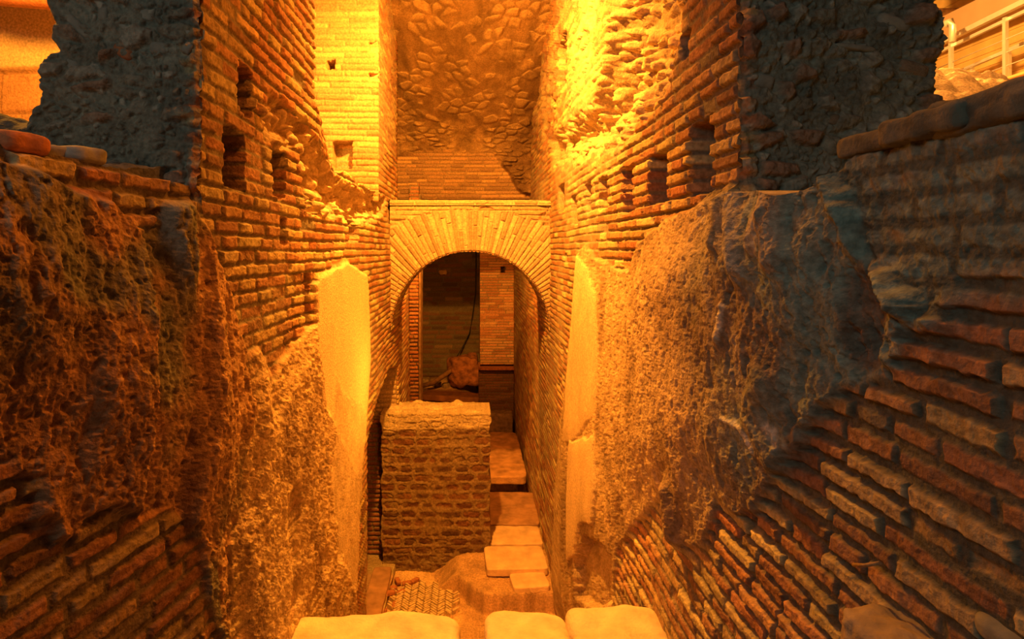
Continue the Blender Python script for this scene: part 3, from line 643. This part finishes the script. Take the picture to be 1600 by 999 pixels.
tag(tube('black_cable', [(.14, 13.14, H+.72), (.12, 13.12, 1.9+.6), (.05, 13.1, 2.0), (-.02, 13.08, 1.6), (-.2, 13.0, 1.25), (-.3, 12.9, 1.1)], .012, BLACK, seg=6), 'thin black cable hanging down the far wall of the dark room', 'cable')
tag(boxy('lamp_glimpse_lump', (-.62, 13.15, H-.52), (.19, .14, .12), mat('pale_glimpse_lump', (.55, .38, .22), noise=9, nstr=.3), seed=16, n=8, pw=4, rough=.1), 'small pale lump standing in for a lamp glimpse high on the dark far wall', 'stone')  # pale lump modelled in place of a small distant lamp
RUBL = [(-.95, 11.0, .13), (-.78, 10.9, .10), (-1.0, 11.5, .16), (-.5, 12.1, .12), (-.72, 12.2, .14), (-.66, 11.05, .09), (-.98, 12.3, .2)]
for i, (x, y, s) in enumerate(RUBL):
    z = fz(x, y); tag(boxy('rubble_stone', (x, y, z+s*.3), (s*1.6, s*1.2, s), TUFA, seed=30+i, n=7, pw=5, rough=.1, rz=i*1.3),
                      'rough dark rubble stone lying on the floor of the dark room', 'stone', 'rubble stones in the dark room')

# ------------------------------------------------------------------ cross wall in the foreground: three pale stones
ZB = H-1.70
cw = tag(block('cross_wall', (-.90, 2.18, 0), (.88, 2.66, ZB-.30), mat('plastered_base', (.38, .28, .18), noise=6, nstr=.3, bump=.7, bscale=30, bdist=.02), bev=.02, origin=(0, 2.7, 0)), 'cross wall below the pale stones, closing the near end of the corridor', 'wall')
for nm, x0, x1, zt, lab, sd, dy in (('capping_stone', -.86, -.045, ZB+.02, 'longest pale capping stone, bottom left of the corridor', 21, 0), ('capping_stone', .06, .44, ZB+.02, 'middle pale capping stone with broken left corner', 22, 0), ('capping_stone', .43, .85, ZB+.075, 'rightmost pale capping stone, higher and rounder than its neighbours', 23, -.03)):
    tag(boxy(nm, ((x0+x1)/2, 2.42+dy, zt-.16), (x1-x0, .54, .32), STONE, seed=sd, n=26, pw=9, rough=.05, freq=5), lab, 'capping stone')
tag(boxy('mortar_fill', (.01, 2.40, ZB-.17), (.16, .45, .28), mat('earth_fill', (.38, .25, .15), noise=12, nstr=.3, bump=.6), seed=24, n=12, pw=5, rough=.05), 'brown earth filling the gap between the two left capping stones', 'earth')

# ------------------------------------------------------------------ stones on the ledges and set in the piers
def pt(u, v, Y): return ((u-U0)/F*Y, Y, H+(V0-v)/F*Y)
LEDGE = [((8, 226, 1.24), (.15, .12, .05), 'reddish rounded stone at the far left end of the ledge', BRICKM), ((72, 243, 1.36), (.13, .1, .045), 'small grey rounded stone on the left ledge next to the reddish one', GREYST),
         ((118, 245, 1.40), (.12, .1, .045), 'second small grey stone on the left ledge, nearer the pier', GREYST)]
for i, (p, s, lab, m_) in enumerate(LEDGE):
    tag(boxy('ledge_stone', pt(*p), s, m_, seed=40+i, n=12, pw=4, rough=.06, rz=-.3), lab, 'stone')
for i, (u, v, sx, sz) in enumerate([(255, 80, .055, .04), (170, 28, .03, .05), (232, 28, .07, .04), (120, 108, .06, .045), (200, 85, .07, .04), (300, 80, .03, .04), (295, 57, .04, .035), (205, 50, .12, .02), (130, 45, .1, .03)]):
    m_ = GREYST if i not in (4,) else BRICKM
    x, y, z = pt(u, v, 1.765); boxy('embedded_stone', (x, y, z), (sx, .07, sz), m_, pl, seed=50+i, n=8, pw=4, rough=.06, ry=.1*i)
for i, (u, v, sx, sz) in enumerate([(1205, 75, .06, .03), (1262, 70, .07, .04), (1330, 78, .13, .018), (1300, 190, .05, .035), (1190, 130, .06, .05), (1420, 110, .09, .04), (1390, 40, .1, .04)]):
    x, y, z = pt(u, v, 1.765); boxy('embedded_stone', (x, y, z), (sx, .06, sz), TUFA if i % 2 else GREYST, pr, seed=70+i, n=8, pw=4, rough=.06, ry=.07*i)
# grey mound at the foot of the left pier, on the ledge
def mound(name, x0, x1, y0, y1, ztop, z0, lab, cat, colr, seed, n=150):
    X, Yg = np.meshgrid(np.linspace(x0, x1, n), np.linspace(y0, y1, n)); u = (X-x0)/(x1-x0); v = (Yg-y0)/(y1-y0)
    if x1 < 0: X = X-u*(.07+FLL*np.maximum(0, YF-Yg))
    base = ztop(u, v); disp = base+.02*fbm(X*9, Yg*9, seed, 4)+.008*fbm(X*40, Yg*40, seed+1, 3)
    o = sheet(name, np.stack([X, Yg, np.full(X.shape, z0)], -1), (0, 0, 1), disp, np.broadcast_to(colr, X.shape+(3,))*(1+.35*fbm(X*14, Yg*14, seed+2, 4))[..., None], back=.05, origin=((x0+x1)/2, (y0+y1)/2, z0-.05))
    return tag(o, lab, cat)
mound('rubble_bank', -2.2, -.84, 1.0, 2.1, lambda u, v: .03+.26*sm(.35, .75, v)*(1-.75*sm(.45, .98, u)), H+.16, 'dark grey sloping bank of rubble at the foot of the left pier', 'rubble bank', C(.16, .17, .15), 121)
mound('ledge_rubble', .84, 2.4, .85, 2.3, lambda u, v: .0+.10*sm(.15, .5, v)*(1-sm(.9, 1, v)), H+.05, 'grey rubble top of the right wall before the right pier', 'rubble', C(.2, .21, .17), 131)
# top courses of the right wall near the viewer (thick stones, unlit look put into their dark colour)
for i, (u, v, Yd, s, lab, m_) in enumerate([(1550, 172, .92, (.10, .22, .065), 'rounded stone, coloured dark as if unlit, on the ledge at the right edge of the view', mat('unlit_ledge_stone', (.15, .155, .125), noise=14, nstr=.4, bump=.7, bscale=60, bdist=.008)), (1450, 196, 1.03, (.10, .20, .05), 'grey brick on the right ledge between rounded stone and the pier', mat('unlit_ledge_stone', (.15, .155, .125), noise=14, nstr=.4, bump=.7, bscale=60, bdist=.008)), (1370, 222, 1.18, (.1, .19, .045), 'grey brick lying on the right ledge nearest the pier', mat('unlit_ledge_stone', (.15, .155, .125), noise=14, nstr=.4, bump=.7, bscale=60, bdist=.008))]):
    x, y, z = pt(u, v, Yd); tag(boxy('ledge_brick', (x+.02, y, z), s, m_, seed=60+i, n=16, pw=6, rough=.07), lab, 'ledge stone')
# foreground stone bottom right
tag(boxy('corner_stone', (.86, 1.03, H-.75), (.28, .22, .12), mat('brown_fieldstone', (.30, .24, .17), noise=12, nstr=.35, bump=.6, bscale=50, bdist=.008), seed=25, n=30, pw=7, rough=.11, rz=.1, freq=6), 'flat brown stone jutting from the right wall at the bottom right corner', 'stone')
tag(boxy('corner_chip', (.845, .885, H-.60), (.08, .10, .04), GREYST, seed=26, n=10, pw=4, rough=.06), 'small grey stone chip at the very bottom right corner', 'stone')
tag(tube('twig', [(.79, Yr(1356)+0, H-.50*1.19*.0+(V0-883)*Yr(1356)/F), (.785, Yr(1378), H+(V0-884)*Yr(1378)/F), (.79, Yr(1400), H+(V0-880)*Yr(1400)/F)], .0035, mat('dry_twig', (.35, .24, .13), bump=.2), seg=6), 'thin dry twig caught between bricks of the right wall', 'twig')

# ------------------------------------------------------------------ gallery seen over the right wall
XR = 8.0
def pr_(u, v, X): Y = F*X/(u-U0); return (X, Y, H+(V0-v)*Y/F)
def plankoff(n): pass
pw_ = bmesh.new()
pwl = empty('plank_wall', (9.6, 9.5, H+1.5), 'yellow lit wall of horizontal boards behind the steel railing', 'wall')
Y0_, Y1_ = 6.5, 13.5
for k in range(13):
    z0 = H+1.9+k*.25
    block('board', (9.6, Y0_, z0), (9.66, Y1_, z0+.244), mat('yellow_board', (.62, .42, .16), noise=3, nstr=.18, bump=.3, bscale=12, bdist=.01), pwl, bev=.004)
ra = empty('steel_railing', (XR, 9, H+2.5), 'galvanised steel railing with wire cables above the right wall', 'railing')
zr = lambda u, v: pr_(u, v, XR)
tube('handrail', [(XR, 10.1, H+3.50), (XR, 7.4, H+3.62)], .055, STEEL, ra, square=True)
tube('handrail_bracket', [(XR+.05, 10.1, H+3.38), (XR+.05, 7.4, H+3.50)], .035, STEEL, ra, square=True)
for Yp in (F*XR/(1486-U0), F*XR/(1571-U0)):
    tube('post', [(XR, Yp, H+2.35), (XR, Yp, H+3.47)], .036, STEEL, ra, square=True)
for Yp in (F*XR/(1518-U0), F*XR/(1579-U0)):
    tube('short_post', [(XR+.4, Yp+.45, H+2.4), (XR+.4, Yp+.45, H+3.1)], .03, STEEL, ra, square=True)
tube('mid_rail', [(XR+.4, 10.0, H+3.05), (XR+.4, 7.6, H+3.2)], .035, STEEL, ra, square=True)
for k in range(4): tube('cable', [(XR, 10.0, H+2.5+k*.2), (XR, 7.4, H+2.58+k*.2)], .008, STEEL, ra, seg=6)
cp = pr_(1488, 45, 7.6)
tube('tube_bend', [pr_(1488, 66, 7.6), pr_(1488, 40, 7.6), pr_(1485, 33, 7.6), pr_(1479, 35, 7.6), pr_(1476, 42, 7.6)], .05, STEEL, ra)
gb = empty('gallery_beam', (XR, 9, H+2.2), 'painted steel beam with a round hole beneath the railing', 'beam')
block('web', (XR-.04, 7.2, H+2.23), (XR+.04, 10.1, H+2.50), RUST, gb, bev=.005)
block('flange', (XR-.12, 7.2, H+2.50), (XR+.08, 10.1, H+2.54), RUST, gb, bev=.005)
p = pr_(1587, 138, XR-.05)
tube('round_hole', [(XR-.035, p[1], p[2]), (XR-.055, p[1], p[2])], .07, CONC, gb, seg=16)
tag(block('concrete_kerb', (XR-.1, 7.2, H+1.9), (XR+.3, 10.1, H+2.22), CONC, bev=.02), 'pale concrete strip beneath the painted gallery beam', 'concrete')
# sloping panel and ceiling timbers
tag(block('sloping_panel', (8.9, 7.0, H+3.95), (9.2, 12.5, H+4.4), PAINT, bev=.01), 'beige painted panel above the board wall', 'panel')
tag(block('upper_panel', (6.9, 6.0, H+4.35), (7.3, 9.4, H+4.6), PAINT, bev=.01), 'beige panel at the top right corner above the railing', 'panel')
cb = empty('roof_timbers', (9, 12.6, H+4), 'dark timber roof beams in the top right corner', 'roof beams')
for k in range(3): block('roof_beam', (7.0, 11.2+k*.7, H+4.35+k*.1), (12, 11.45+k*.7, H+4.7+k*.1), BEAM, cb, bev=.01)
o = block('ceiling', (-6, -2, H+5.2), (14, 14.5, H+5.4), mat('hall_ceiling', (.30, .2, .12), noise=2, nstr=.3, bump=.2), bev=0); o['kind'] = 'structure'
# rubble mound behind the right pier
X, Z = None, None
def bigmound(name, cx, cy, z0, rx, ry, hz, lab, seed):
    t, r = np.meshgrid(np.linspace(0, 2*math.pi, 260), np.linspace(0, 1, 110)); x = cx+rx*r*np.cos(t); y = cy+ry*r*np.sin(t)
    hh = hz*(1-r**2)+.09*fbm(x*3.2, y*3.2, seed, 4)+.05*np.abs(fbm(x*9, y*9, seed+1, 3)); hh = hh*sm(1, .93, r)
    f1, f2, ci = cells(x, y, .2, .2, seed+4)
    col = np.broadcast_to(C(.66, .48, .28), x.shape+(3,))*(.75+.4*ci+.3*fbm(x*12, y*12, seed+2, 4))[..., None]
    return tag(sheet(name, np.stack([x, y, np.full(x.shape, z0)], -1), (0, 0, 1), hh+.03*sm(0, .4, f2-f1), col, back=.02, origin=(cx, cy, z0)), lab, 'rubble mound')
bigmound('rubble_mound', 3.2, 4.5, H+.5, 1.4, 1.1, .90, 'bright orange mound of rubble behind the right pier', 141)
o = block('floor', (1.5, 2.6, H+.1), (14, 14.5, H+.5), mat('hall_soil', (.4, .28, .18), noise=4, nstr=.4, bump=.6), bev=.02); o['kind'] = 'structure'
o = block('wall_gallery', (11.9, 2.6, H+.95), (12.2, 14.5, H+5.2), PAINT, bev=.0); o['kind'] = 'structure'
o = block('wall_gallery_end', (3.2, 14.2, H+.95), (12, 14.5, H+5.2), PAINT, bev=.0); o['kind'] = 'structure'

# ------------------------------------------------------------------ background wall over the left ledge
def bgfade(X, Z, disp, col, h):
    t = sm(H+1.30, H+1.33, Z+.03*fbm(X*2, Z*2, 6, 2)); smooth = np.broadcast_to(C(.60, .46, .28), col.shape)*(1+.08*fbm(X*4, Z*4, 8, 3))[..., None]
    lines = sm(.012, .004, np.abs((Z-H)/.22-np.round((Z-H)/.22))*.22)*.0
    tf = np.broadcast_to(C(.44, .25, .13), col.shape)*(1+.25*fbm(X*5, Z*5, 9, 4))[..., None]
    return mixc2(.02*fbm(X*5, Z*5, 7, 4)-.03*(h < .3)*(1-t), .03+0*X, t), mixc(tf*(.75+.25*h)[..., None], smooth, t)
def mixc2(a, b, t): return a*(1-t)+b*t
o = plain_brick('wall_side_hall', -6.0, -2.0, H-.2, H+3.4, 4.2, 151, None, pitch=.30, L=.8, fade=bgfade, kind='structure', joint=.02, px=3)
pb = tag(tube('duct', [(-4.2, 3.6, H+1.98), (-2.95, 3.6, H+1.66), (-2.2, 3.6, H+1.60)], .13, mat('brown_duct', (.30, .12, .06), rough=.5, bump=0), seg=20), 'brown round duct crossing the top left corner', 'duct')
o = block('floor', (-6, .3, H-.25), (-1.45, 4.3, H+.14), mat('hall_soil'), bev=.02); o['kind'] = 'structure'
